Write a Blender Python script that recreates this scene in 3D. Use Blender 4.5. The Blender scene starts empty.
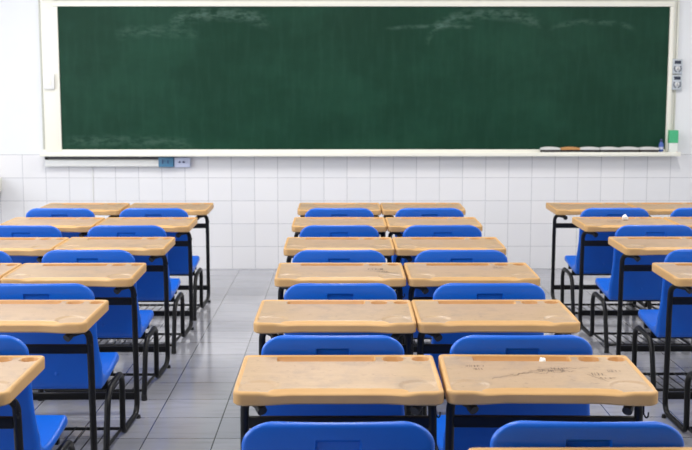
import bpy, bmesh, math, random
from mathutils import Vector, Matrix
random.seed(7)
C = bpy.context.scene.collection
scene = bpy.context.scene

# ------------------------------------------------------------------ camera
cam_data = bpy.data.cameras.new('camera')
cam = bpy.data.objects.new('camera', cam_data)
C.objects.link(cam)
cam_data.sensor_fit = 'HORIZONTAL'
cam_data.sensor_width = 36.0
cam_data.lens = 1079.2 / 692 * 36.0
cam_data.clip_start = 0.05
cam.location = (0, 0, 1.552)
cam.rotation_euler = (math.pi / 2 - 0.1243, 0, -0.0056)
cam_data.dof.use_dof = True
cam_data.dof.focus_distance = 3.9
cam_data.dof.aperture_fstop = 7.1
scene.camera = cam

# ------------------------------------------------------------------ world, daylight, exposure
world = bpy.data.worlds.new('daylight')
scene.world = world
world.use_nodes = True
world.node_tree.nodes['Background'].inputs[0].default_value = (0.85, 0.93, 1.0, 1)
world.node_tree.nodes['Background'].inputs[1].default_value = 1.0

def area(name, loc, rot, sx, sy, power, col):
    l = bpy.data.lights.new(name, 'AREA')
    l.shape = 'RECTANGLE'
    l.size, l.size_y, l.energy, l.color = sx, sy, power, col
    o = bpy.data.objects.new(name, l)
    C.objects.link(o)
    o.location, o.rotation_euler = loc, rot
    return o
WIN_Y = (0.9, 3.7, 6.5)
for wy in WIN_Y:
    # daylight through each opening of the window wall on the left
    area('window_daylight', (-4.22, wy, 1.95), (0, -math.pi / 2, 0), 1.7, 2.1 if wy < 7 else 1.7, 58, (0.95, 0.97, 1.0))
for wy in (2.0, 6.0):
    # corridor windows high in the right wall
    area('corridor_daylight', (4.22, wy, 2.2), (0, math.pi / 2, 0), 1.0, 2.6, 14, (1.0, 0.97, 0.93))
LAMPS = [(-2.2, 3.0), (0, 3.0), (2.2, 3.0), (-2.2, 6.9), (0, 6.9), (2.2, 6.9)]
LAMP_POWER = (34, 34, 34, 42, 42, 42)
scene.view_settings.view_transform = 'Standard'
scene.view_settings.look = 'None'
scene.view_settings.exposure = 0.0
scene.view_settings.gamma = 1.0
scene.view_settings.use_curve_mapping = False

# ------------------------------------------------------------------ materials
def lin(r, g, b):
    f = lambda c: (c / 255 / 12.92) if c / 255 <= 0.04045 else ((c / 255 + 0.055) / 1.055) ** 2.4
    return (f(r), f(g), f(b), 1)

class NT:
    def __init__(self, name):
        self.m = bpy.data.materials.new(name)
        self.m.use_nodes = True
        self.t = self.m.node_tree
        self.b = self.t.nodes['Principled BSDF']
    def n(self, typ, **kw):
        node = self.t.nodes.new(typ)
        for k, v in kw.items():
            setattr(node, k, v)
        return node
    def l(self, a, b):
        self.t.links.new(a, b)
    def math(self, op, a, b=None, c=None):
        nd = self.n('ShaderNodeMath', operation=op)
        for i, v in enumerate((a, b, c)):
            if v is None: continue
            if isinstance(v, (int, float)): nd.inputs[i].default_value = v
            else: self.l(v, nd.inputs[i])
        return nd.outputs[0]
    def mix(self, fac, a, b):
        nd = self.n('ShaderNodeMix', data_type='RGBA')
        if isinstance(fac, (int, float)): nd.inputs[0].default_value = fac
        else: self.l(fac, nd.inputs[0])
        for i, v in ((6, a), (7, b)):
            if isinstance(v, tuple): nd.inputs[i].default_value = v
            else: self.l(v, nd.inputs[i])
        return nd.outputs[2]
    def noise(self, vec, scale, detail=3, rough=0.55):
        nd = self.n('ShaderNodeTexNoise')
        nd.inputs['Scale'].default_value = scale
        nd.inputs['Detail'].default_value = detail
        nd.inputs['Roughness'].default_value = rough
        if vec is not None: self.l(vec, nd.inputs['Vector'])
        return nd.outputs['Fac']
    def ramp(self, fac, lo, hi):
        nd = self.n('ShaderNodeMapRange', interpolation_type='SMOOTHSTEP')
        nd.inputs[1].default_value, nd.inputs[2].default_value = lo, hi
        self.l(fac, nd.inputs[0])
        return nd.outputs[0]
    def pos(self):
        return self.n('ShaderNodeNewGeometry').outputs['Position']
    def obj(self):
        return self.n('ShaderNodeTexCoord').outputs['Object']
    def scaled(self, vec, s):
        nd = self.n('ShaderNodeMapping')
        nd.inputs['Scale'].default_value = s
        self.l(vec, nd.inputs['Vector'])
        return nd.outputs[0]
    def set(self, **kw):
        for k, v in kw.items():
            s = self.b.inputs[k.replace('_', ' ')]
            if hasattr(v, 'is_linked') or hasattr(v, 'links'): self.l(v, s)
            else: s.default_value = v

def plain(name, col, rough=0.5, metal=0.0, var=0.06, scale=8):
    k = NT(name)
    nz = k.noise(k.obj(), scale)
    dark = tuple(c * (1 - var) for c in col[:3]) + (1,)
    lite = tuple(min(1, c * (1 + var)) for c in col[:3]) + (1,)
    k.set(Base_Color=k.mix(nz, dark, lite), Roughness=rough, Metallic=metal)
    return k.m

def grid_mask(k, a, b, size, pa, pb, w):
    """1 on grout lines of a square tile grid."""
    out = None
    for c, ph in ((a, pa), (b, pb)):
        s = k.math('DIVIDE', k.math('SUBTRACT', c, ph), size)
        fr = k.math('FRACT', s)
        d = k.math('MINIMUM', fr, k.math('SUBTRACT', 1.0, fr))
        m = k.math('LESS_THAN', d, w / size / 2)
        out = m if out is None else k.math('MAXIMUM', out, m)
    return out

def sep(k, v):
    s = k.n('ShaderNodeSeparateXYZ'); k.l(v, s.inputs[0]); return s.outputs

def cell_random(k, a, b, size, pa, pb):
    c = k.n('ShaderNodeCombineXYZ')
    k.l(k.math('FLOOR', k.math('DIVIDE', k.math('SUBTRACT', a, pa), size)), c.inputs[0])
    k.l(k.math('FLOOR', k.math('DIVIDE', k.math('SUBTRACT', b, pb), size)), c.inputs[1])
    w = k.n('ShaderNodeTexWhiteNoise', noise_dimensions='2D'); k.l(c.outputs[0], w.inputs['Vector'])
    return w.outputs['Value']

# glazed wall tiles, 20 cm
k = NT('white_glazed_tile'); s = sep(k, k.pos())
g = grid_mask(k, s[0], s[2], 0.2, 0.061, 0.0, 0.0042)
rnd = cell_random(k, s[0], s[2], 0.2, 0.061, 0.0)
tile = k.mix(rnd, lin(226, 226, 229), lin(232, 231, 233))
k.set(Base_Color=k.mix(g, tile, lin(182, 183, 188)), Roughness=k.mix(g, (0.32,)*3 + (1,), (0.8,)*3 + (1,)))
bp = k.n('ShaderNodeBump'); bp.inputs['Strength'].default_value = 0.25; bp.inputs['Distance'].default_value = 0.002
k.l(k.math('SUBTRACT', 1.0, g), bp.inputs['Height']); k.l(bp.outputs[0], k.b.inputs['Normal'])
M_TILE = k.m

# polished floor tiles, 31 cm
k = NT('grey_polished_floor_tile'); p = k.pos(); s = sep(k, p)
g = grid_mask(k, s[0], s[1], 0.31, -0.873, 6.5536, 0.005)
rnd = cell_random(k, s[0], s[1], 0.31, -0.873, 6.5536)
streak = k.noise(k.scaled(p, (2.2, 14, 1)), 1.3, 5, 0.6)
cl = k.noise(p, 2.2, 4, 0.6)
base = k.mix(rnd, lin(158, 160, 168), lin(173, 174, 181))
base = k.mix(k.math('MULTIPLY', k.ramp(streak, 0.45, 0.75), 0.32), base, lin(120, 117, 119))
base = k.mix(k.math('MULTIPLY', k.ramp(cl, 0.5, 0.8), 0.4), base, lin(178, 178, 181))
k.set(IOR=2.1, Base_Color=k.mix(g, base, lin(78, 78, 82)), Roughness=k.mix(cl, (0.07,)*3 + (1,), (0.18,)*3 + (1,)))
M_FLOOR = k.m

M_WALL = plain('white_wall_paint', lin(232, 234, 236), 0.7, var=0.012, scale=2)
M_BACK = plain('bounce_darkened_rear_wall', lin(128, 132, 126), 0.8, var=0.03, scale=2)  # unseen wall, colour darkened so less light bounces onto the near faces
M_CEIL = plain('ceiling_paint', lin(236, 236, 234), 0.8, var=0.01, scale=2)
M_CREAM = plain('cream_lacquer', lin(240, 238, 226), 0.45, var=0.02, scale=3)
M_PANEL = plain('pale_backing_panel', lin(226, 226, 216), 0.5, var=0.02, scale=3)

M_EDGE = plain('shade_grey_edge_strip', lin(196, 196, 186), 0.5, var=0.02)  # panel tone greyed: the stile edge's shading is put into the colour
# chalkboard
k = NT('green_chalkboard'); p = k.pos(); s = sep(k, p)
haze = k.noise(k.scaled(p, (1.1, 1, 1.6)), 1.4, 4, 0.6)
wipe = k.noise(k.scaled(p, (14, 1, 2.0)), 1.5, 3, 0.5)
base = k.mix(k.math('MULTIPLY', k.ramp(haze, 0.35, 0.75), 0.55), lin(17, 54, 39), lin(30, 72, 55))
base = k.mix(k.math('MULTIPLY', k.ramp(wipe, 0.4, 0.8), 0.07), base, lin(66, 104, 90))
def arc(cx, cz, a, b, w, x0, x1, amt, base):
    # a chalk smear left by wiping: a band along an elliptical arc
    dx = k.math('DIVIDE', k.math('SUBTRACT', s[0], cx), a)
    arcz = k.math('ADD', k.math('MULTIPLY', k.math('SQRT', k.math('MAXIMUM', k.math('SUBTRACT', 1.0, k.math('MULTIPLY', dx, dx)), 0.0)), b), cz)
    d = k.math('ABSOLUTE', k.math('SUBTRACT', s[2], arcz))
    m = k.ramp(d, w * 1.3, 0.0)
    m = k.math('MULTIPLY', m, k.math('MULTIPLY', k.ramp(s[0], x0, x0 + 0.15), k.ramp(s[0], x1, x1 - 0.15)))
    m = k.math('MULTIPLY', m, k.ramp(k.noise(k.scaled(p, (9, 1, 22)), 1.2, 4, 0.65), 0.35, 0.7))
    return k.mix(k.math('MULTIPLY', m, amt), base, lin(112, 142, 130))
base = arc(-1.02, 2.02, 0.48, 0.18, 0.07, -1.50, -0.55, 0.36, base)
base = arc(-1.55, 1.95, 0.50, 0.10, 0.06, -1.95, -1.15, 0.18, base)
base = arc(1.28, 1.98, 0.52, 0.22, 0.06, 0.70, 1.75, 0.33, base)
base = arc(2.15, 2.00, 0.42, 0.13, 0.03, 1.75, 2.55, 0.2, base)
base = arc(0.85, 2.04, 0.55, 0.05, 0.02, 0.35, 1.20, 0.25, base)
base = arc(-2.0, 1.02, 0.9, 0.10, 0.06, -2.4, -1.2, 0.20, base)
k.set(Base_Color=base, Roughness=0.5, Specular_IOR_Level=0.15)
M_BOARD = k.m

# desk top: worn wood-print laminate, and the moulded tan rim around it
k = NT('worn_wood_print_desktop'); p = k.obj()
inf = k.n('ShaderNodeObjectInfo').outputs['Random']
off = k.n('ShaderNodeVectorMath', operation='ADD'); k.l(p, off.inputs[0])
cmb = k.n('ShaderNodeCombineXYZ'); k.l(k.math('MULTIPLY', inf, 17.0), cmb.inputs[0]); k.l(k.math('MULTIPLY', inf, 31.0), cmb.inputs[1])
k.l(cmb.outputs[0], off.inputs[1]); pv = off.outputs[0]
grain = k.noise(k.scaled(pv, (5, 60, 5)), 1.4, 4, 0.55)
wear = k.noise(pv, 9.0, 5, 0.65)
spots = k.noise(pv, 46.0, 3, 0.6)
base = k.mix(grain, lin(164, 136, 104), lin(181, 153, 120))
base = k.mix(k.math('MULTIPLY', k.ramp(wear, 0.46, 0.70), 0.75), base, lin(152, 131, 110))
base = k.mix(k.math('MULTIPLY', k.ramp(spots, 0.58, 0.74), 0.42), base, lin(116, 92, 74))
hs = k.n('ShaderNodeHueSaturation'); k.l(base, hs.inputs['Color']); k.l(k.math('ADD', k.math('MULTIPLY', inf, 0.12), 0.94), hs.inputs['Value'])
k.set(Base_Color=hs.outputs[0], Roughness=k.math('ADD', k.math('MULTIPLY', wear, 0.2), 0.33))
M_TOP = k.m
k = NT('tan_moulded_rim'); p = k.obj()
nz = k.noise(k.scaled(p, (9, 40, 9)), 1.5, 3)
k.set(Base_Color=k.mix(nz, lin(192, 149, 95), lin(204, 163, 108)), Roughness=0.46, Specular_IOR_Level=0.3)
M_RIM = k.m
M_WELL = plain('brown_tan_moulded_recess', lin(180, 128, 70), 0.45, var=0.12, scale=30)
k = NT('blue_moulded_plastic'); p = k.obj()
nz = k.noise(p, 5.0, 3)
k.set(Base_Color=k.mix(nz, lin(0, 88, 194), lin(4, 99, 210)), Roughness=0.36)
bp = k.n('ShaderNodeBump'); bp.inputs['Strength'].default_value = 0.06; bp.inputs['Distance'].default_value = 0.001
k.l(k.noise(p, 240, 2), bp.inputs['Height']); k.l(bp.outputs[0], k.b.inputs['Normal'])
M_BLUE = k.m
M_BLACK = plain('black_painted_steel', lin(12, 12, 14), 0.45, var=0.2, scale=20)
M_BLACK.node_tree.nodes['Principled BSDF'].inputs['Specular IOR Level'].default_value = 0.32
M_RUBBER = plain('black_plastic', lin(22, 22, 23), 0.55, var=0.1)
M_INK = plain('graphite', lin(104, 86, 76), 0.6, var=0.1)
M_CTRL = plain('pale_grey_plastic', lin(188, 195, 202), 0.45, var=0.03)
M_WHITE = plain('white_plastic', lin(232, 232, 230), 0.4, var=0.02)
M_PAPER = plain('white_tissue', lin(244, 243, 240), 0.8, var=0.02)
M_SCREEN = plain('dark_display', lin(30, 40, 62), 0.25, var=0.05)
M_TEAL = plain('blue_plastic_box', lin(74, 124, 158), 0.45, var=0.08, scale=25)
M_LILAC = plain('pale_lilac_plastic', lin(196, 202, 226), 0.45, var=0.04, scale=25)
M_NAVY = plain('navy_print', lin(38, 48, 96), 0.5)
M_FELT = plain('dark_felt', lin(44, 40, 42), 0.95, var=0.2, scale=60)
M_CHALKY = plain('chalk_dusted_white', lin(208, 208, 206), 0.85, var=0.1, scale=40)
M_ORANGE = plain('orange_brown_eraser_back', lin(190, 140, 86), 0.7, var=0.1, scale=40)
M_GREEN = plain('green_carton', lin(70, 176, 124), 0.5, var=0.08, scale=30)
M_CARTON = plain('white_carton', lin(226, 230, 224), 0.6, var=0.03)
M_RED = plain('red_print', lin(196, 62, 58), 0.6)
M_BOTTLE = plain('blue_bottle_plastic', lin(70, 96, 170), 0.35, var=0.15, scale=60)
M_DGREY = plain('dark_grey', lin(92, 92, 100), 0.5)
M_METAL = plain('aluminium_frame', lin(180, 184, 186), 0.4, 0.6)
M_LAMPGLOW = NT('lamp_diffuser'); M_LAMPGLOW.set(Base_Color=(0.9, 0.9, 0.9, 1)); M_LAMPGLOW.b.inputs['Emission Color'].default_value = (1, 0.98, 0.95, 1); M_LAMPGLOW.b.inputs['Emission Strength'].default_value = 2.0; M_LAMPGLOW = M_LAMPGLOW.m

# ------------------------------------------------------------------ helpers
def obj(name, bm, mats, parent=None, smooth=False):
    me = bpy.data.meshes.new(name)
    bmesh.ops.recalc_face_normals(bm, faces=bm.faces[:])
    bm.to_mesh(me); bm.free()
    for m in (mats if isinstance(mats, (list, tuple)) else [mats]): me.materials.append(m)
    if smooth:
        for f in me.polygons: f.use_smooth = True
        me.set_sharp_from_angle(angle=math.radians(40 if smooth is True else smooth))
    o = bpy.data.objects.new(name, me); C.objects.link(o)
    if parent: o.parent = parent
    return o
def tag(o, label, cat, group=None):
    o['label'] = label; o['category'] = cat
    if group: o['group'] = group
    return o
def thing(name, label, cat, loc, group=None, rotz=0):
    o = bpy.data.objects.new(name, None); C.objects.link(o)
    o.empty_display_size = 0.1
    o.location = loc; o.rotation_euler = (0, 0, rotz)
    return tag(o, label, cat, group)
def struct(name, bm, m, smooth=False):
    o = obj(name, bm, m, None, smooth); o['kind'] = 'structure'; return o
def box(bm, x0, x1, y0, y1, z0, z1, bev=0.0, seg=2, mat=0):
    r = bmesh.ops.create_cube(bm, size=1)
    vs = r['verts']
    for v in vs:
        v.co = Vector(((x0 + x1) / 2 + v.co.x * (x1 - x0), (y0 + y1) / 2 + v.co.y * (y1 - y0), (z0 + z1) / 2 + v.co.z * (z1 - z0)))
    fs = set(f for v in vs for f in v.link_faces)
    for f in fs: f.material_index = mat
    if bev > 0:
        es = set(e for v in vs for e in v.link_edges)
        bmesh.ops.bevel(bm, geom=list(es), offset=bev, segments=seg, affect='EDGES', profile=0.5, material=-1)
    return bm
def B(): return bmesh.new()
def fillet(pts, radii, n=6):
    """round the corners of a polyline"""
    out = [Vector(pts[0])]
    for i in range(1, len(pts) - 1):
        p, a, b = Vector(pts[i]), Vector(pts[i - 1]), Vector(pts[i + 1])
        r = radii[i] if isinstance(radii, (list, tuple)) else radii
        u, v = (a - p).normalized(), (b - p).normalized()
        ang = u.angle(v)
        if r <= 0 or ang > 3.1: out.append(p); continue
        d = min(r / math.tan(ang / 2), (a - p).length * 0.49, (b - p).length * 0.49)
        rr = d * math.tan(ang / 2)
        c = p + (u + v).normalized() * (rr / math.sin(ang / 2))
        s, e = p + u * d - c, p + v * d - c
        tot = s.angle(e); ax = s.cross(e).normalized()
        for q in range(n + 1):
            out.append(c + Matrix.Rotation(tot * q / n, 3, ax) @ s)
    out.append(Vector(pts[-1]))
    return out
def tube(bm, pts, r, seg=10, caps=True):
    pts = [Vector(p) for p in pts]
    T = []
    for i in range(len(pts)):
        a = pts[max(i - 1, 0)]; b = pts[min(i + 1, len(pts) - 1)]
        T.append((b - a).normalized())
    nrm = T[0].orthogonal().normalized()
    rings = []
    for i, p in enumerate(pts):
        if i:
            ax = T[i - 1].cross(T[i])
            if ax.length > 1e-7:
                nrm = Matrix.Rotation(T[i - 1].angle(T[i]), 3, ax.normalized()) @ nrm
        bn = T[i].cross(nrm).normalized()
        rings.append([bm.verts.new(p + (nrm * math.cos(t) + bn * math.sin(t)) * r) for t in [2 * math.pi * q / seg for q in range(seg)]])
    for i in range(len(rings) - 1):
        for q in range(seg):
            bm.faces.new((rings[i][q], rings[i][(q + 1) % seg], rings[i + 1][(q + 1) % seg], rings[i + 1][q]))
    if caps:
        bm.faces.new(rings[0][::-1]); bm.faces.new(rings[-1])
    return bm
def disc(bm, c, axis, r, h, seg=16, r2=None):
    """short cylinder / cone along axis starting at c"""
    c = Vector(c); a = Vector(axis).normalized(); n = a.orthogonal().normalized(); b = a.cross(n)
    r2 = r if r2 is None else r2
    A = [bm.verts.new(c + (n * math.cos(t) + b * math.sin(t)) * r) for t in [2 * math.pi * q / seg for q in range(seg)]]
    D = [bm.verts.new(c + a * h + (n * math.cos(t) + b * math.sin(t)) * r2) for t in [2 * math.pi * q / seg for q in range(seg)]]
    for q in range(seg): bm.faces.new((A[q], A[(q + 1) % seg], D[(q + 1) % seg], D[q]))
    bm.faces.new(A[::-1]); bm.faces.new(D)
    return bm
def lathe(bm, prof, c, seg=20):
    rings = []
    for r, z in prof:
        rings.append([bm.verts.new((c[0] + r * math.cos(t), c[1] + r * math.sin(t), c[2] + z)) for t in [2 * math.pi * q / seg for q in range(seg)]])
    for i in range(len(rings) - 1):
        for q in range(seg): bm.faces.new((rings[i][q], rings[i][(q + 1) % seg], rings[i + 1][(q + 1) % seg], rings[i + 1][q]))
    bm.faces.new(rings[0][::-1]); bm.faces.new(rings[-1])
    return bm
def sm(a, b, x):
    t = max(0.0, min(1.0, (x - a) / (b - a))); return t * t * (3 - 2 * t)

# ------------------------------------------------------------------ room shell
WY = 9.3216               # front wall plane
XL, XR, YB, ZC = -4.2, 4.2, -3.2, 3.25
struct('floor', box(B(), XL - .2, XR + .2, YB - .2, WY + .2, -0.1, 0), M_FLOOR)
struct('ceiling', box(B(), XL - .2, XR + .2, YB - .2, WY + .2, ZC, ZC + 0.1), M_CEIL)
struct('wall_front', box(B(), XL - .2, XR + .2, WY, WY + 0.2, 0, ZC), M_WALL)
bm = B(); box(bm, XL, XR, WY - 0.006, WY + 0.01, 0, 1.006, 0.002, 1)
struct('trim_1', bm, M_TILE)       # glazed tile wainscot under the board
struct('wall_back', box(B(), XL - .2, XR + .2, YB - .2, YB, 0, ZC), M_BACK)
def pierced(name, x0, x1, opens, z0, z1):
    bm = B()
    box(bm, x0, x1, YB, WY, 0, z0); box(bm, x0, x1, YB, WY, z1, ZC)
    y = YB
    for a, b in opens:
        box(bm, x0, x1, y, a, z0, z1); y = b
    box(bm, x0, x1, y, WY, z0, z1)
    struct(name, bm, M_WALL)
opensL = [(wy - (1.05 if wy < 7 else .85), wy + (1.05 if wy < 7 else .85)) for wy in WIN_Y]
opensR = [(wy - 1.3, wy + 1.3) for wy in (2.0, 6.0)]
pierced('wall_left', XL - .2, XL, opensL, 1.1, 2.8)
pierced('wall_right', XR, XR + .2, opensR, 1.7, 2.7)
wn = 0
for side, opens, z0, z1 in ((XL - .1, opensL, 1.1, 2.8), (XR + .1, opensR, 1.7, 2.7)):
    for a, b in opens:
        wn += 1; bm = B(); t = 0.05
        for q in range(3):
            y = a + (b - a - t) * q / 2
            box(bm, side - .03, side + .03, y, y + t, z0, z1)
        box(bm, side - .03, side + .03, a, b, z0, z0 + t); box(bm, side - .03, side + .03, a, b, z1 - t, z1)
        struct('window_%d' % wn, bm, M_METAL)
for i, (lx, ly) in enumerate(LAMPS):
    h = box(B(), lx - .16, lx + .16, ly - .62, ly + .62, ZC - 0.07, ZC, 0.01)
    o = struct('ceiling_light_housing', h, M_WHITE)
    d = obj('diffuser', box(B(), lx - .14, lx + .14, ly - .6, ly + .6, ZC - 0.078, ZC - 0.069), M_LAMPGLOW, o)
    area('lamp_light', (lx, ly, ZC - 0.09), (0, 0, 0), 0.28, 1.2, LAMP_POWER[i], (1.0, 0.97, 0.93))

# ------------------------------------------------------------------ chalkboard on the front wall
cb = thing('chalkboard', 'long green chalkboard in a cream frame on the front wall', 'chalkboard', (0.21, WY, 0))
def P(bx): return bx
X0 = 0.21
bm = B(); box(bm, -2.392 - X0, 2.805 - X0, -0.022, -0.004, 1.046, 2.256)
obj('writing_surface', bm, M_BOARD, cb)
# backing panel behind the frame, wider on the left and right of it
bm = B(); box(bm, -2.545 - X0, 2.885 - X0, -0.008, 0.0, 1.03, 2.95)
obj('backing_panel', bm, M_PANEL, cb)
bm = B()
for z0, z1 in ((2.254, 2.300),):
    box(bm, -2.43 - X0, 2.836 - X0, -0.045, -0.004, z0, z1, 0.006)
obj('frame_rail', bm, M_CREAM, cb, True)
bm = B(); box(bm, -2.525 - X0, -2.388 - X0, -0.036, -0.004, 1.03, 2.300, 0.005)
box(bm, -2.535 - X0, -2.512 - X0, -0.024, -0.004, 1.03, 2.95, 0.004)
obj('frame_stile', bm, M_CREAM, cb, True)
bm = B(); box(bm, -2.552 - X0, -2.537 - X0, -0.020, -0.004, 1.03, 2.95, 0.003); obj('edge_strip', bm, M_EDGE, cb, True)
bm = B(); box(bm, 2.801 - X0, 2.836 - X0, -0.045, -0.004, 1.03, 2.2545, 0.006)
obj('frame_stile', bm, M_CREAM, cb, True)
bm = B(); box(bm, 2.868 - X0, 2.880 - X0, -0.016, -0.004, 1.03, 2.95, 0.003)
obj('edge_strip', bm, M_EDGE, cb, True)
bm = B(); box(bm, -2.43 - X0, 2.835 - X0, -0.03, -0.004, 2.312, 2.330, 0.004); box(bm, -2.43 - X0, 2.835 - X0, -0.022, -0.004, 2.330, 2.95, 0.003)
obj('upper_panel', bm, M_PANEL, cb, True)
# chalk tray: a shelf with a raised front lip
bm = B(); box(bm, -2.55 - X0, 2.905 - X0, -0.135, -0.003, 0.992, 1.008, 0.003)
box(bm, -2.55 - X0, 2.905 - X0, -0.137, -0.125, 0.992, 1.028, 0.004)
box(bm, -2.55 - X0, 2.905 - X0, -0.03, -0.003, 1.006, 1.046, 0.003)
obj('chalk_tray', bm, M_CREAM, cb, True)

TRAY_Z = 1.008
# six felt erasers lying in a row along the tray
ex0, ew = 1.715, 0.169
posn = ['leftmost of the row', 'second from the left', 'third from the left', 'fourth from the left', 'fifth from the left', 'last of the row beside the blue bottle']
for i in range(6):
    c = ex0 + (i + .5) * ew
    t = thing('chalkboard_eraser', ('orange-backed' if i == 1 else 'chalk-dusted white-backed') + ' felt eraser on the chalk tray, ' + posn[i], 'eraser',
              (c, WY - 0.078, TRAY_Z), 'felt erasers on the chalk tray', math.radians((-2, 3, -3, 2, -2, 1)[i]))
    bm = B(); box(bm, -.08, .08, -.026, .026, 0, .038, .005)
    obj('felt_pad', bm, M_FELT, t, True)
    # slightly bowed back, thinner at its ends
    bm = B(); n = 12; prev = None
    for q in range(n + 1):
        x = -.083 + .166 * q / n
        zt = .052 + .011 * math.sin(math.pi * q / n) ** .6 if 0 < q < n else .052
        ring = [bm.verts.new((x, y, z)) for y, z in ((-.028, .0382), (.028, .0382), (.026, zt), (-.026, zt))]
        if prev:
            for e in range(4): bm.faces.new((prev[e], prev[(e + 1) % 4], ring[(e + 1) % 4], ring[e]))
        else: bm.faces.new(ring[::-1])
        prev = ring
    bm.faces.new(prev)
    obj('eraser_back', bm, M_ORANGE if i == 1 else M_CHALKY, t, 30)

# small blue bottle standing on the tray
t = thing('glue_bottle', 'small blue bottle with a white base on the chalk tray beside the green carton', 'bottle', (2.752, WY - .078, TRAY_Z))
obj('bottle_body', lathe(B(), [(.0185, .022), (.0205, .026), (.0205, .082), (.017, .094), (.010, .101), (.010, .106)], (0, 0, 0)), M_BOTTLE, t, True)
obj('bottle_base', lathe(B(), [(.012, 0), (.0135, .002), (.0145, .020), (.013, .022)], (0, 0, 0)), M_WHITE, t, True)
obj('bottle_cap', lathe(B(), [(.012, .106), (.012, .124), (.009, .130)], (0, 0, 0)), M_NAVY, t, True)
obj('bottle_label', lathe(B(), [(.0209, .040), (.0209, .062)], (0, 0, 0)), M_LILAC, t, True)

# green and white chalk carton
t = thing('chalk_carton', 'green and white chalk carton standing at the right end of the chalk tray', 'carton', (2.851, WY - .080, TRAY_Z), None, math.radians(-6))
obj('carton_body', box(B(), -.036, .036, -.032, .032, 0, .098, .002), M_CARTON, t)
obj('carton_lid', box(B(), -.038, .038, -.034, .034, .096, .204, .003), M_GREEN, t)
bm = B()
vs = [bm.verts.new(p) for p in ((-.015, -.0328, .004), (.034, -.0328, .004), (.034, -.0328, .022), (.022, -.0328, .020))]
bm.faces.new(vs); bmesh.ops.solidify(bm, geom=bm.faces[:], thickness=.0006)
obj('printed_corner', bm, M_RED, t)

# two thermostat controllers right of the board
for i, (z0, lab) in enumerate(((1.690, 'white wall controller with dark display, upper of the pair right of the board'),
                               (1.556, 'white wall controller with dark display, lower of the pair right of the board'))):
    t = thing('wall_controller', lab, 'controller', (2.880, WY - .008, z0), 'wall controllers beside the board')
    w, h = .0425, .126
    bm = B(); box(bm, -w, w, -.034, 0, 0, h, .005); obj('housing', bm, M_CTRL, t, True)
    obj('display', box(B(), -.028, .028, -.0365, -.033, .084, .112, .002), M_SCREEN, t)
    bm = B(); disc(bm, (0, -.033, .046), (0, -1, 0), .017, .010, 24, .015); obj('dial', bm, M_WHITE, t, True)
    bm = B(); box(bm, -.0016, .0016, -.0445, -.0428, .047, .060); box(bm, -.008, .008, -.0445, -.0428, .036, .043); obj('dial_pointer', bm, M_SCREEN, t)
    bm = B()
    for a in range(-60, 241, 30):
        if 60 < a < 120: continue
        aa = math.radians(a)
        if math.sin(aa) > 0.75: continue
        cx, cz = .029 * math.cos(aa), .046 + .029 * math.sin(aa)
        box(bm, cx - .0055, cx + .0055, -.0352, -.0335, cz - .0055, cz + .0055)
    obj('scale_marks', bm, M_SCREEN, t)
bm = B(); tube(bm, [(2.877, WY - .02, 1.811), (2.875, WY - .02, ZC)], .008, 8)
tag(obj('conduit', bm, M_PANEL, None, True), 'thin pale conduit running up from the wall controllers to the ceiling', 'conduit')
# switch box on the left stile
t = thing('switch_box', 'small cream switch box on the frame left of the chalkboard', 'switch', (-2.472, WY - .036, 1.56))
obj('housing', box(B(), -.047, .047, -.034, 0, 0, .128, .006), M_WHITE, t, True)
obj('rocker', box(B(), -.012, .022, -.039, -.033, .035, .093, .003), M_CREAM, t, True)

# trunking and sockets under the tray on the left
t = thing('cable_trunking', 'white cable trunking under the left part of the chalk tray', 'trunking', (-2.02, WY - .006, .90))
obj('trunk_body', box(B(), -.51, .47, -.056, 0, .000, .060, .004), M_WHITE, t, True)
obj('trunk_lid', box(B(), -.505, .465, -.060, -.054, .006, .054, .003), M_WHITE, t, True)
t = thing('dark_strip', 'dark grey strip above the white trunking under the chalk tray', 'rail', (-2.02, WY - .006, .964))
obj('strip_bar', box(B(), -.50, .47, -.03, 0, 0, .018, .002), M_DGREY, t)  # thin dark grey strip between the trunking and the tray
obj('end_cap', box(B(), -.515, -.49, -.034, 0, -.004, .022, .002), M_RUBBER, t)
t = thing('junction_box', 'small blue junction box under the chalk tray beside the lilac socket', 'junction box', (-1.492, WY - .006, .897))
obj('box_body', box(B(), -.066, .064, -.06, 0, 0, .086, .006), M_TEAL, t, True)
obj('latch', box(B(), -.03, -.024, -.063, -.058, .03, .062), M_NAVY, t); obj('latch', box(B(), .014, .020, -.063, -.058, .03, .058), M_NAVY, t)
t = thing('wall_socket', 'pale lilac double socket with dark holes under the chalk tray', 'socket', (-1.356, WY - .006, .893))
obj('socket_plate', box(B(), -.068, .068, -.045, 0, 0, .086, .006), M_LILAC, t, True)
bm = B()
for sx in (-.02, .014):
    box(bm, sx - .014, sx - .008, -.047, -.044, .042, .048); box(bm, sx + .006, sx + .012, -.047, -.044, .042, .048)
    bm2 = disc(bm, (sx, -.0445, .046), (0, -1, 0), .0085, .0025, 14)
obj('socket_hole', bm, M_NAVY, t)
bm = B(); tube(bm, [(-2.135, WY - .012, .90), (-2.137, WY - .012, .40)], .005, 8)
tag(obj('cable', bm, M_WHITE, None, True), 'thin white cable running down the tiles below the white trunking', 'cable')

# cream cabinet at the left edge, its rounded top seen just inside the frame
t = thing('wall_cabinet', 'cream box with rounded edge on the tiled wall at the left', 'cabinet', (-3.30, WY - .006, .65))
obj('cabinet_body', box(B(), -.40, .385, -.50, 0, .022, .165, .03, 4), M_CREAM, t, True)
obj('cabinet_base', box(B(), -.37, .355, -.46, 0, 0, .024, .006), M_DGREY, t, True)

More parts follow.
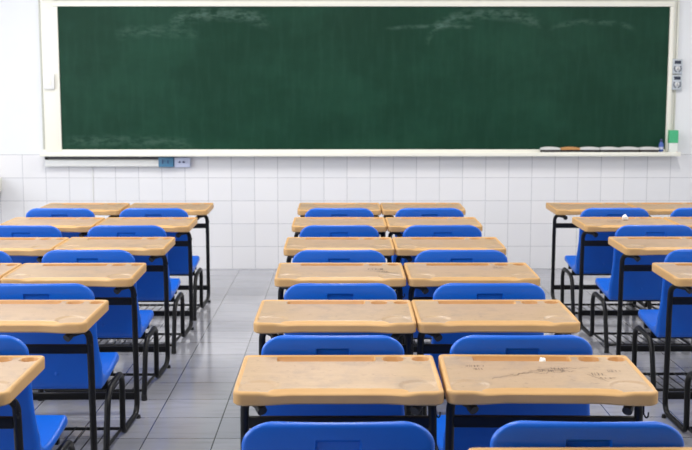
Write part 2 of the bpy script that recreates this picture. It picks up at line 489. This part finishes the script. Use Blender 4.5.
# ------------------------------------------------------------------ school desk with attached chair
# local frame: x across, +y towards the board, origin on the floor under the desk top's near edge
HW, DEP, ZT, ZB = 0.3015, 0.408, 0.703, 0.663
RAKE = 0.006 / DEP          # the top rises slightly towards the far edge
def near(x):
    a = abs(x); u = 0.017 * (1 - sm(0.12, 0.235, a))
    r = 0.030
    if a > HW - r: u = r - math.sqrt(max(0, r * r - (a - HW + r) ** 2))
    return u
def far(x):
    a = abs(x); r = 0.022; u = DEP
    if a > HW - r: u = DEP - r + math.sqrt(max(0, r * r - (a - HW + r) ** 2))
    return u
def well(x, y, cx, cy, hx, hy, r, soft):
    """rounded-rectangle dent, 1 inside"""
    qx, qy = max(abs(x - cx) - hx + r, 0), max(abs(y - cy) - hy + r, 0)
    d = math.hypot(qx, qy) - r
    return 1 - sm(-soft, 0, d)
def top_z(x, y, u0, u1):
    a = abs(x)
    dside, dfar, dnear = HW - a, u1 - y, y - u0
    z = ZT
    # raised rim along both sides and the far edge
    d = min(dside, dfar)
    z += 0.0035 * (1 - sm(0.008, 0.014, d)) * sm(0.02, 0.07, dnear)
    # chamfer along the scooped front, elbow dishes at the corners
    mid = 1 - sm(0.175, 0.235, a)
    z -= mid * 0.009 * (1 - sm(0.004, 0.034, dnear))
    z -= 0.0042 * (1 - sm(0.048, 0.058, math.hypot(a - 0.232, (y - 0.070) * 1.0)))
    # pencil groove and two cup wells
    z -= 0.012 * well(x, y, -0.040, 0.362, 0.155, 0.026, 0.010, 0.006)
    z -= 0.014 * well(x, y, 0.172, 0.361, 0.035, 0.027, 0.026, 0.007)
    z -= 0.014 * well(x, y, 0.259, 0.363, 0.029, 0.025, 0.025, 0.007)
    # rolled outer edge
    de = min(dside, dfar, dnear); R = 0.009
    if de < R: z -= R - math.sqrt(max(0, R * R - (R - de) ** 2))
    return z
def desktop_mesh():
    bm = B()
    xs = []
    n = 124
    for i in range(n + 1):
        xs.append(-HW + 2 * HW * i / n)
    extra = [HW - e for e in (0.0008, 0.0022, 0.0065)] + [-(HW - e) for e in (0.0008, 0.0022, 0.0065)]
    xs = sorted(xs + extra)
    vs = []
    fr = sorted(set([i / 84 for i in range(85)] + [0.002, 0.006, 0.018, 0.982, 0.994, 0.998]))
    grid, dist = [], {}
    for x in xs:
        u0, u1 = near(x), far(x); col = []
        for v in fr:
            y = u0 + (u1 - u0) * v
            vt = bm.verts.new((x, y, top_z(x, y, u0, u1))); col.append(vt)
            dist[vt] = (HW - abs(x), u1 - y, y - u0, abs(x))
        grid.append(col)
    for i in range(len(xs) - 1):
        for j in range(len(fr) - 1):
            f = bm.faces.new((grid[i][j], grid[i + 1][j], grid[i + 1][j + 1], grid[i][j + 1]))
            c = f.calc_center_median()
            ds, df, dn, a = [sum(dist[v][q] for v in f.verts) / 4 for q in range(4)]
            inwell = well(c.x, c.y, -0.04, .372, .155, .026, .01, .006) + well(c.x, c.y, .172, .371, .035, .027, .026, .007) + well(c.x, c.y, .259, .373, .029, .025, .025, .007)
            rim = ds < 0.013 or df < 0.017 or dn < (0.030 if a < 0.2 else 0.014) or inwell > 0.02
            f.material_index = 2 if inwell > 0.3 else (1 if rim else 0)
    loop = [grid[i][0] for i in range(len(xs))] + [grid[-1][j] for j in range(1, len(fr))] + [grid[i][-1] for i in range(len(xs) - 2, -1, -1)] + [grid[0][j] for j in range(len(fr) - 2, 0, -1)]
    def ring(z, inset):
        out = []
        for v in loop:
            x = v.co.x * (HW - inset) / HW; y = DEP / 2 + (v.co.y - DEP / 2) * (DEP / 2 - inset) / (DEP / 2)
            out.append(bm.verts.new((x, y, z)))
        return out
    r1, r2, r3 = ring(ZT - 0.014, 0), ring(ZB + 0.005, 0.0005), ring(ZB, 0.005)
    prev = loop
    for r in (r1, r2, r3):
        for i in range(len(loop)):
            jn = (i + 1) % len(loop)
            try:
                f = bm.faces.new((prev[i], prev[jn], r[jn], r[i])); f.material_index = 1
            except ValueError: pass
        prev = r
    f = bm.faces.new(r3); f.material_index = 1
    bmesh.ops.remove_doubles(bm, verts=bm.verts[:], dist=0.00005)
    for v in bm.verts: v.co.z += RAKE * v.co.y
    return bm

# seat shell: one moulded body between a sitter-side outline and an underside outline (y, z)
UP = [(-.090, .372), (-.100, .384), (-.117, .388), (-.22, .370), (-.32, .356), (-.372, .362), (-.402, .392), (-.415, .44), (-.431, .52), (-.444, .60), (-.454, .66), (-.461, .70), (-.467, .735), (-.4725, .756)]
DN = [(-.090, .360), (-.098, .352), (-.117, .348), (-.22, .340), (-.32, .322), (-.396, .309), (-.431, .322), (-.446, .42), (-.461, .52), (-.473, .60), (-.481, .66), (-.487, .70), (-.491, .735), (-.4925, .756)]
def spl(pts, n):
    """Catmull-Rom resample with n steps per span"""
    out = []
    for i in range(len(pts) - 1):
        p0, p1, p2, p3 = [Vector(pts[max(0, min(len(pts) - 1, j))]) for j in (i - 1, i, i + 1, i + 2)]
        for q in range(n):
            t = q / n
            out.append(.5 * ((2 * p1) + (p2 - p0) * t + (2 * p0 - 5 * p1 + 4 * p2 - p3) * t * t + (3 * p1 - p0 - 3 * p2 + p3) * t ** 3))
    out.append(Vector(pts[-1]))
    return out
NS = 4
up, dn = spl(UP, NS), spl(DN, NS)
ztop = 0.768
for e in (.760, .764, .767, .768):
    # rounded crest of the backrest
    k_ = math.sqrt(max(0, 1 - ((e - .756) / .012) ** 2)) * .5 + .0
    up.append(Vector((-.4825 + .010 * 2 * k_, e))); dn.append(Vector((-.4825 - .010 * 2 * k_, e)))
SPLIT = 7 * NS
def half_w(i):
    z = (up[i].y + dn[i].y) / 2; w = 0.232
    if i < SPLIT:
        y = up[i].x
        w = 0.257 - 0.011 * sm(-.22, -.42, y)
        r = .03; d = (-.090) - y
        if d < r: w = w - r + math.sqrt(max(0, r * r - (r - d) ** 2)) * .999
    else:
        w += .014 * (1 - sm(.36, .56, z))
        rx, rz = 0.085, 0.062
        d = ztop - z
        if d < rz: w = w - rx + rx * math.sqrt(max(0.0004, 1 - ((rz - d) / rz) ** 2))
    return w
def shell(lo, hi, recess):
    bm = B()
    base = [-1, -.996, -.985, -.965, -.93, -.85, -.7, -.55, -.4] + ([-.252, -.238, -.222] if recess else [-.22]) + [-.1, 0]
    al = base + [-a for a in base[:-1][::-1]]
    tops, bots = [], []
    rows = list(range(lo, hi + 1))
    for i in rows:
        U, D = up[i], dn[i]; mid = (U + D) / 2; hv = (U - D) / 2; w = half_w(i)
        tr, br = [], []
        for a in al:
            x = a * w; d = (1 - abs(a)) * 0.232
            kk = math.sqrt(max(0.0, 1 - (1 - min(d / .010, 1)) ** 2)) if d < .010 else 1.0
            kk = max(kk, .02)
            wrap = 0.010 * (a * a) * sm(.40, .60, mid.y)        # the back wraps slightly round the sitter
            pu, pd = mid + hv * kk, mid - hv * kk
            rec = 0.0
            if recess and abs(x) <= .0545:
                zz = pd.y
                if .684 <= zz <= .722: rec = .009
            tr.append(bm.verts.new((x, pu.x + wrap, pu.y)))
            br.append(bm.verts.new((x, pd.x + wrap + rec, pd.y)))
        tops.append(tr); bots.append(br)
    n = len(al)
    for i in range(len(rows) - 1):
        for j in range(n - 1):
            bm.faces.new((tops[i][j], tops[i + 1][j], tops[i + 1][j + 1], tops[i][j + 1]))
            bm.faces.new((bots[i][j], bots[i][j + 1], bots[i + 1][j + 1], bots[i + 1][j]))
        bm.faces.new((tops[i][0], bots[i][0], bots[i + 1][0], tops[i + 1][0]))
        bm.faces.new((tops[i][-1], tops[i + 1][-1], bots[i + 1][-1], bots[i][-1]))
    for r in (0, -1):
        for j in range(n - 1):
            bm.faces.new((tops[r][j], tops[r][j + 1], bots[r][j + 1], bots[r][j]))
    bmesh.ops.remove_doubles(bm, verts=bm.verts[:], dist=0.0002)
    return bm

LEG_X, RISE_X, TR = 0.281, 0.256, 0.0132
def frame_bm(s):
    pts = [(s * .226, .056, .642), (s * .232, .066, .648), (s * .279, .150, .650), (s * .281, .154, .50), (s * .279, .172, .015 + TR), (s * .259, -.088, TR),
           (s * .262, -.088, .303), (s * .261, -.395, .288), (s * .261, -.470, TR + .004)]
    bm = B(); tube(bm, fillet(pts, [0, .02, .045, 0, .055, .032, .075, .09, 0], 7), TR, 12)
    return bm

def make_unit():
    r = bpy.data.objects.new('school_desk', None); C.objects.link(r); r.empty_display_size = .1
    obj('desktop', desktop_mesh(), [M_TOP, M_RIM, M_WELL], r, 35)
    o = obj('seat', shell(0, SPLIT, False), M_BLUE, r, 50)
    o = obj('backrest', shell(SPLIT, len(up) - 1, True), M_BLUE, r, 40)
    for sx in (-.06, .06):
        bm = B(); lathe(bm, [(.009, 0), (.009, .003), (.005, .006)], (0, 0, 0), 12)
        bmesh.ops.rotate(bm, verts=bm.verts[:], cent=(0, 0, 0), matrix=Matrix.Rotation(math.pi / 2, 3, 'X'))
        bmesh.ops.translate(bm, verts=bm.verts[:], vec=(sx, -.4385, .380))
        obj('bolt', bm, M_BLUE, o, True)
    for s in (-1, 1):
        f = obj('side_frame', frame_bm(s), M_BLACK, r, True)
        bm = B(); tube(bm, [(s * .227, .058, .643), (s * .219, .044, .635)], .0150, 12); obj('end_plug', bm, M_RUBBER, f, True)
        bm = B(); lathe(bm, [(.011, 0), (.012, .003), (.010, .016)], (s * .284, .165, 0), 12); obj('glide', bm, M_RUBBER, f, True)
        bm = B(); lathe(bm, [(.0145, 0), (.015, .004), (.0138, .03)], (s * .261, -.4695, 0), 12); obj('rubber_foot', bm, M_RUBBER, f, True)
    bm = B(); box(bm, -.270, .270, .142, .164, .552, .587, .004); obj('desk_crossbar', bm, M_BLACK, r, True)
    bm = B(); box(bm, -.270, .270, .158, .178, .092, .126, .004); obj('foot_crossbar', bm, M_BLACK, r, True)
    bm = B(); box(bm, -.240, .240, -.190, -.165, .304, .344, .003); obj('seat_support', bm, M_BLACK, r, True)
    bm = B(); box(bm, -.250, .250, -.350, -.325, .286, .322, .003); obj('seat_support', bm, M_BLACK, r, True)
    # low wire book rack under the seat
    k = obj('book_rack', tube(B(), fillet([(.252, -.088, .030), (-.252, -.088, .030), (-.246, -.450, .044), (.246, -.450, .044), (.252, -.092, .030)], [0, .01, .02, .02, 0], 4), .0075, 8), M_BLACK, r, True)
    for i in range(9):
        x = -.2 + .05 * i
        obj('rack_wire', tube(B(), [(x, -.090, .038), (x, -.448, .052)], .0030, 6), M_BLACK, k, True)
    bm = B(); tube(bm, fillet([(.286, .120, .648), (.286, .118, .606), (.2935, .116, .592), (.2985, .114, .600), (.2990, .114, .612)], .005, 4), .0024, 6)
    obj('bag_hook', bm, M_BLACK, r, True)
    return r

proto = make_unit()
def copy_tree(o, parent=None):
    c = o.copy(); C.objects.link(c); c.parent = parent
    for ch in list(o.children): copy_tree(ch, c)
    return c

ROWS = {0: 2.068, 1: 2.970, 2: 3.885, 3: 4.830, 4: 5.757, 5: 6.743, 6: 7.668}
NTH = {6: 'in the front row', 5: 'second from the board', 4: 'third from the board', 3: 'fourth from the board',
       2: 'fifth from the board', 1: 'sixth from the board', 0: 'nearest the camera'}
COLS = {'CL': (-0.0045, 'left column of centre block'), 'CR': (0.6015, 'right column of centre block'),
        'LI': (-1.249, 'aisle column of left block'), 'LO': (-1.856, 'outer column of left block'),
        'RI': (1.848, 'aisle column of right block'), 'RO': (2.455, 'outer column of right block')}
units = [('CL', r) for r in range(1, 7)] + [('CR', r) for r in range(7)] + [('LI', r) for r in range(1, 7)] + [('LO', r) for r in range(3, 7)] + [('RI', r) for r in range(3, 7)] + [('RO', r) for r in (5, 6)]
SPECIAL = {('CR', 1): 'pencil-scribbled tan desk with blue chair, ', ('CL', 3): 'dark-scrawled tan desk with blue chair, ', ('RI', 5): 'tan desk holding a white tissue, '}
DX = {('CL', 2): -.015, ('CL', 1): 0.0, ('CR', 2): -.014, ('CR', 3): .012, ('CR', 1): .0035, ('LI', 2): .012, ('LI', 1): .008, ('LI', 3): .004, ('RI', 3): -.018, ('CL', 3): .006, ('LO', 6): -.020, ('LO', 5): -.006}
DY = {('CL', 0): -.05,  ('LI', 4): .012, ('RI', 4): .010, ('RI', 3): -.005, ('LI', 1): 0.0, ('LI', 2): .008}
placed = {}
for i, (c, r) in enumerate(units):
    o = proto if i == 0 else copy_tree(proto)
    x, desc = COLS[c]
    o.location = (x + DX.get((c, r), random.uniform(-.0005, .0005)), ROWS[r] + DY.get((c, r), 0), 0)
    o.rotation_euler.z = math.radians({('CR', 1): -1.5, ('CL', 2): -.5, ('LI', 3): .6, ('LI', 2): -.5}.get((c, r), 0))
    tag(o, SPECIAL.get((c, r), 'tan desk with blue chair, ') + NTH[r] + ', ' + desc, 'school desk', 'school desks with attached blue chairs')
    placed[(c, r)] = o

# ------------------------------------------------------------------ scribbles on desk tops (thin pencil strokes on the laminate)
def strokes(key, lines, w, mat=M_INK, name='pencil_scribble'):
    bm = B()
    for ln in lines:
        pts = [Vector((p[0], p[1], ZT + .0004 + RAKE * p[1])) for p in ln]
        L, R = [], []
        for q in range(len(pts)):
            t = (pts[min(q + 1, len(pts) - 1)] - pts[max(q - 1, 0)]).normalized(); n = Vector((-t.y, t.x, 0)) * w / 2
            L.append(bm.verts.new(pts[q] + n)); R.append(bm.verts.new(pts[q] - n))
        for q in range(len(pts) - 1): bm.faces.new((L[q], L[q + 1], R[q + 1], R[q]))
    bmesh.ops.solidify(bm, geom=bm.faces[:], thickness=.0002)
    return obj(name, bm, mat, placed[key])
def glyphs(x0, y0, n, w, h, seed, slant=0.0):
    """a run of illegible handwritten marks"""
    rg = random.Random(seed); out = []
    for i in range(n):
        x = x0 + i * w * 1.25; y = y0 + slant * i
        for q in range(rg.choice((2, 3, 3))):
            if rg.random() < .5:
                a = (x + rg.uniform(0, w * .4), y + rg.uniform(0, h)); b = (x + rg.uniform(w * .5, w), y + rg.uniform(0, h)); out.append([a, b])
            else:
                xx = x + rg.uniform(0, w); out.append([(xx, y), (xx + rg.uniform(-.2, .2) * w, y + h * rg.uniform(.7, 1))])
    return out
def wig(x0, y0, x1, y1, amp, n, seed):
    rg = random.Random(seed)
    return [(x0 + (x1 - x0) * q / n, y0 + (y1 - y0) * q / n + rg.uniform(-amp, amp)) for q in range(n + 1)]
strokes(('CR', 1), glyphs(-.225, .265, 5, .009, .022, 3) + glyphs(-.205, .232, 3, .009, .018, 5) + [wig(-.16, .135, .00, .235, .008, 18, 1), wig(-.10, .170, .06, .245, .010, 22, 2), wig(-.01, .200, .10, .222, .012, 22, 4), wig(.0, .24, .15, .262, .008, 16, 5)]
        + glyphs(-.01, .215, 7, .010, .030, 9) + glyphs(.03, .245, 5, .009, .018, 19) + glyphs(.145, .175, 3, .011, .034, 11) + glyphs(.16, .14, 4, .010, .016, 12) + [wig(.13, .19, .18, .11, .004, 8, 8)] + glyphs(.20, .215, 4, .009, .02, 14), .0017)
strokes(('CL', 3), glyphs(.130, .225, 7, .009, .034, 21) + glyphs(.170, .175, 5, .009, .020, 22, -.002) + [[(.14, .195), (.20, .180), (.25, .150), (.27, .165)], wig(.19, .15, .27, .13, .005, 8, 23)], .0030)
strokes(('RI', 5), glyphs(-.11, .205, 7, .011, .035, 31) + glyphs(-.10, .165, 5, .011, .02, 32), .0028)
strokes(('CR', 3), glyphs(.12, .27, 4, .011, .03, 41) + [wig(.1, .26, .19, .25, .006, 10, 42)], .0030)

# ------------------------------------------------------------------ crumpled tissues
def tissue(label, loc, r, seed, sq=(1, 1, 1)):
    rg = random.Random(seed); bm = B()
    bmesh.ops.create_icosphere(bm, subdivisions=3, radius=1)
    bumps = [(Vector((rg.gauss(0, 1), rg.gauss(0, 1), rg.gauss(0, 1))).normalized(), rg.uniform(-.45, .5)) for _ in range(26)]
    for v in bm.verts:
        n = v.co.normalized(); s = 1.0
        for d, a in bumps: s += a * max(0, n.dot(d) - .72) / .28 * .8
        v.co = Vector((n.x * s * r * sq[0], n.y * s * r * sq[1], n.z * s * r * sq[2]))
    zm = min(v.co.z for v in bm.verts)
    for v in bm.verts: v.co.z -= zm
    o = obj('crumpled_tissue', bm, M_PAPER); o.location = loc
    tag(o, label, 'tissue', 'crumpled tissues on desks')
d = placed[('RI', 5)].location
tissue('crumpled white tissue on a desk of the right block', (d.x + .012, d.y + .250, ZT + .0005 + RAKE * .250), .017, 5, (1, 1, 1.0))
d = placed[('CR', 1)].location
tissue('small white paper scrap in the pencil groove of the scribbled desk', (d.x + .03, d.y + .345, ZT - .0118 + RAKE * .345), .008, 8, (1.2, .8, 1.5))
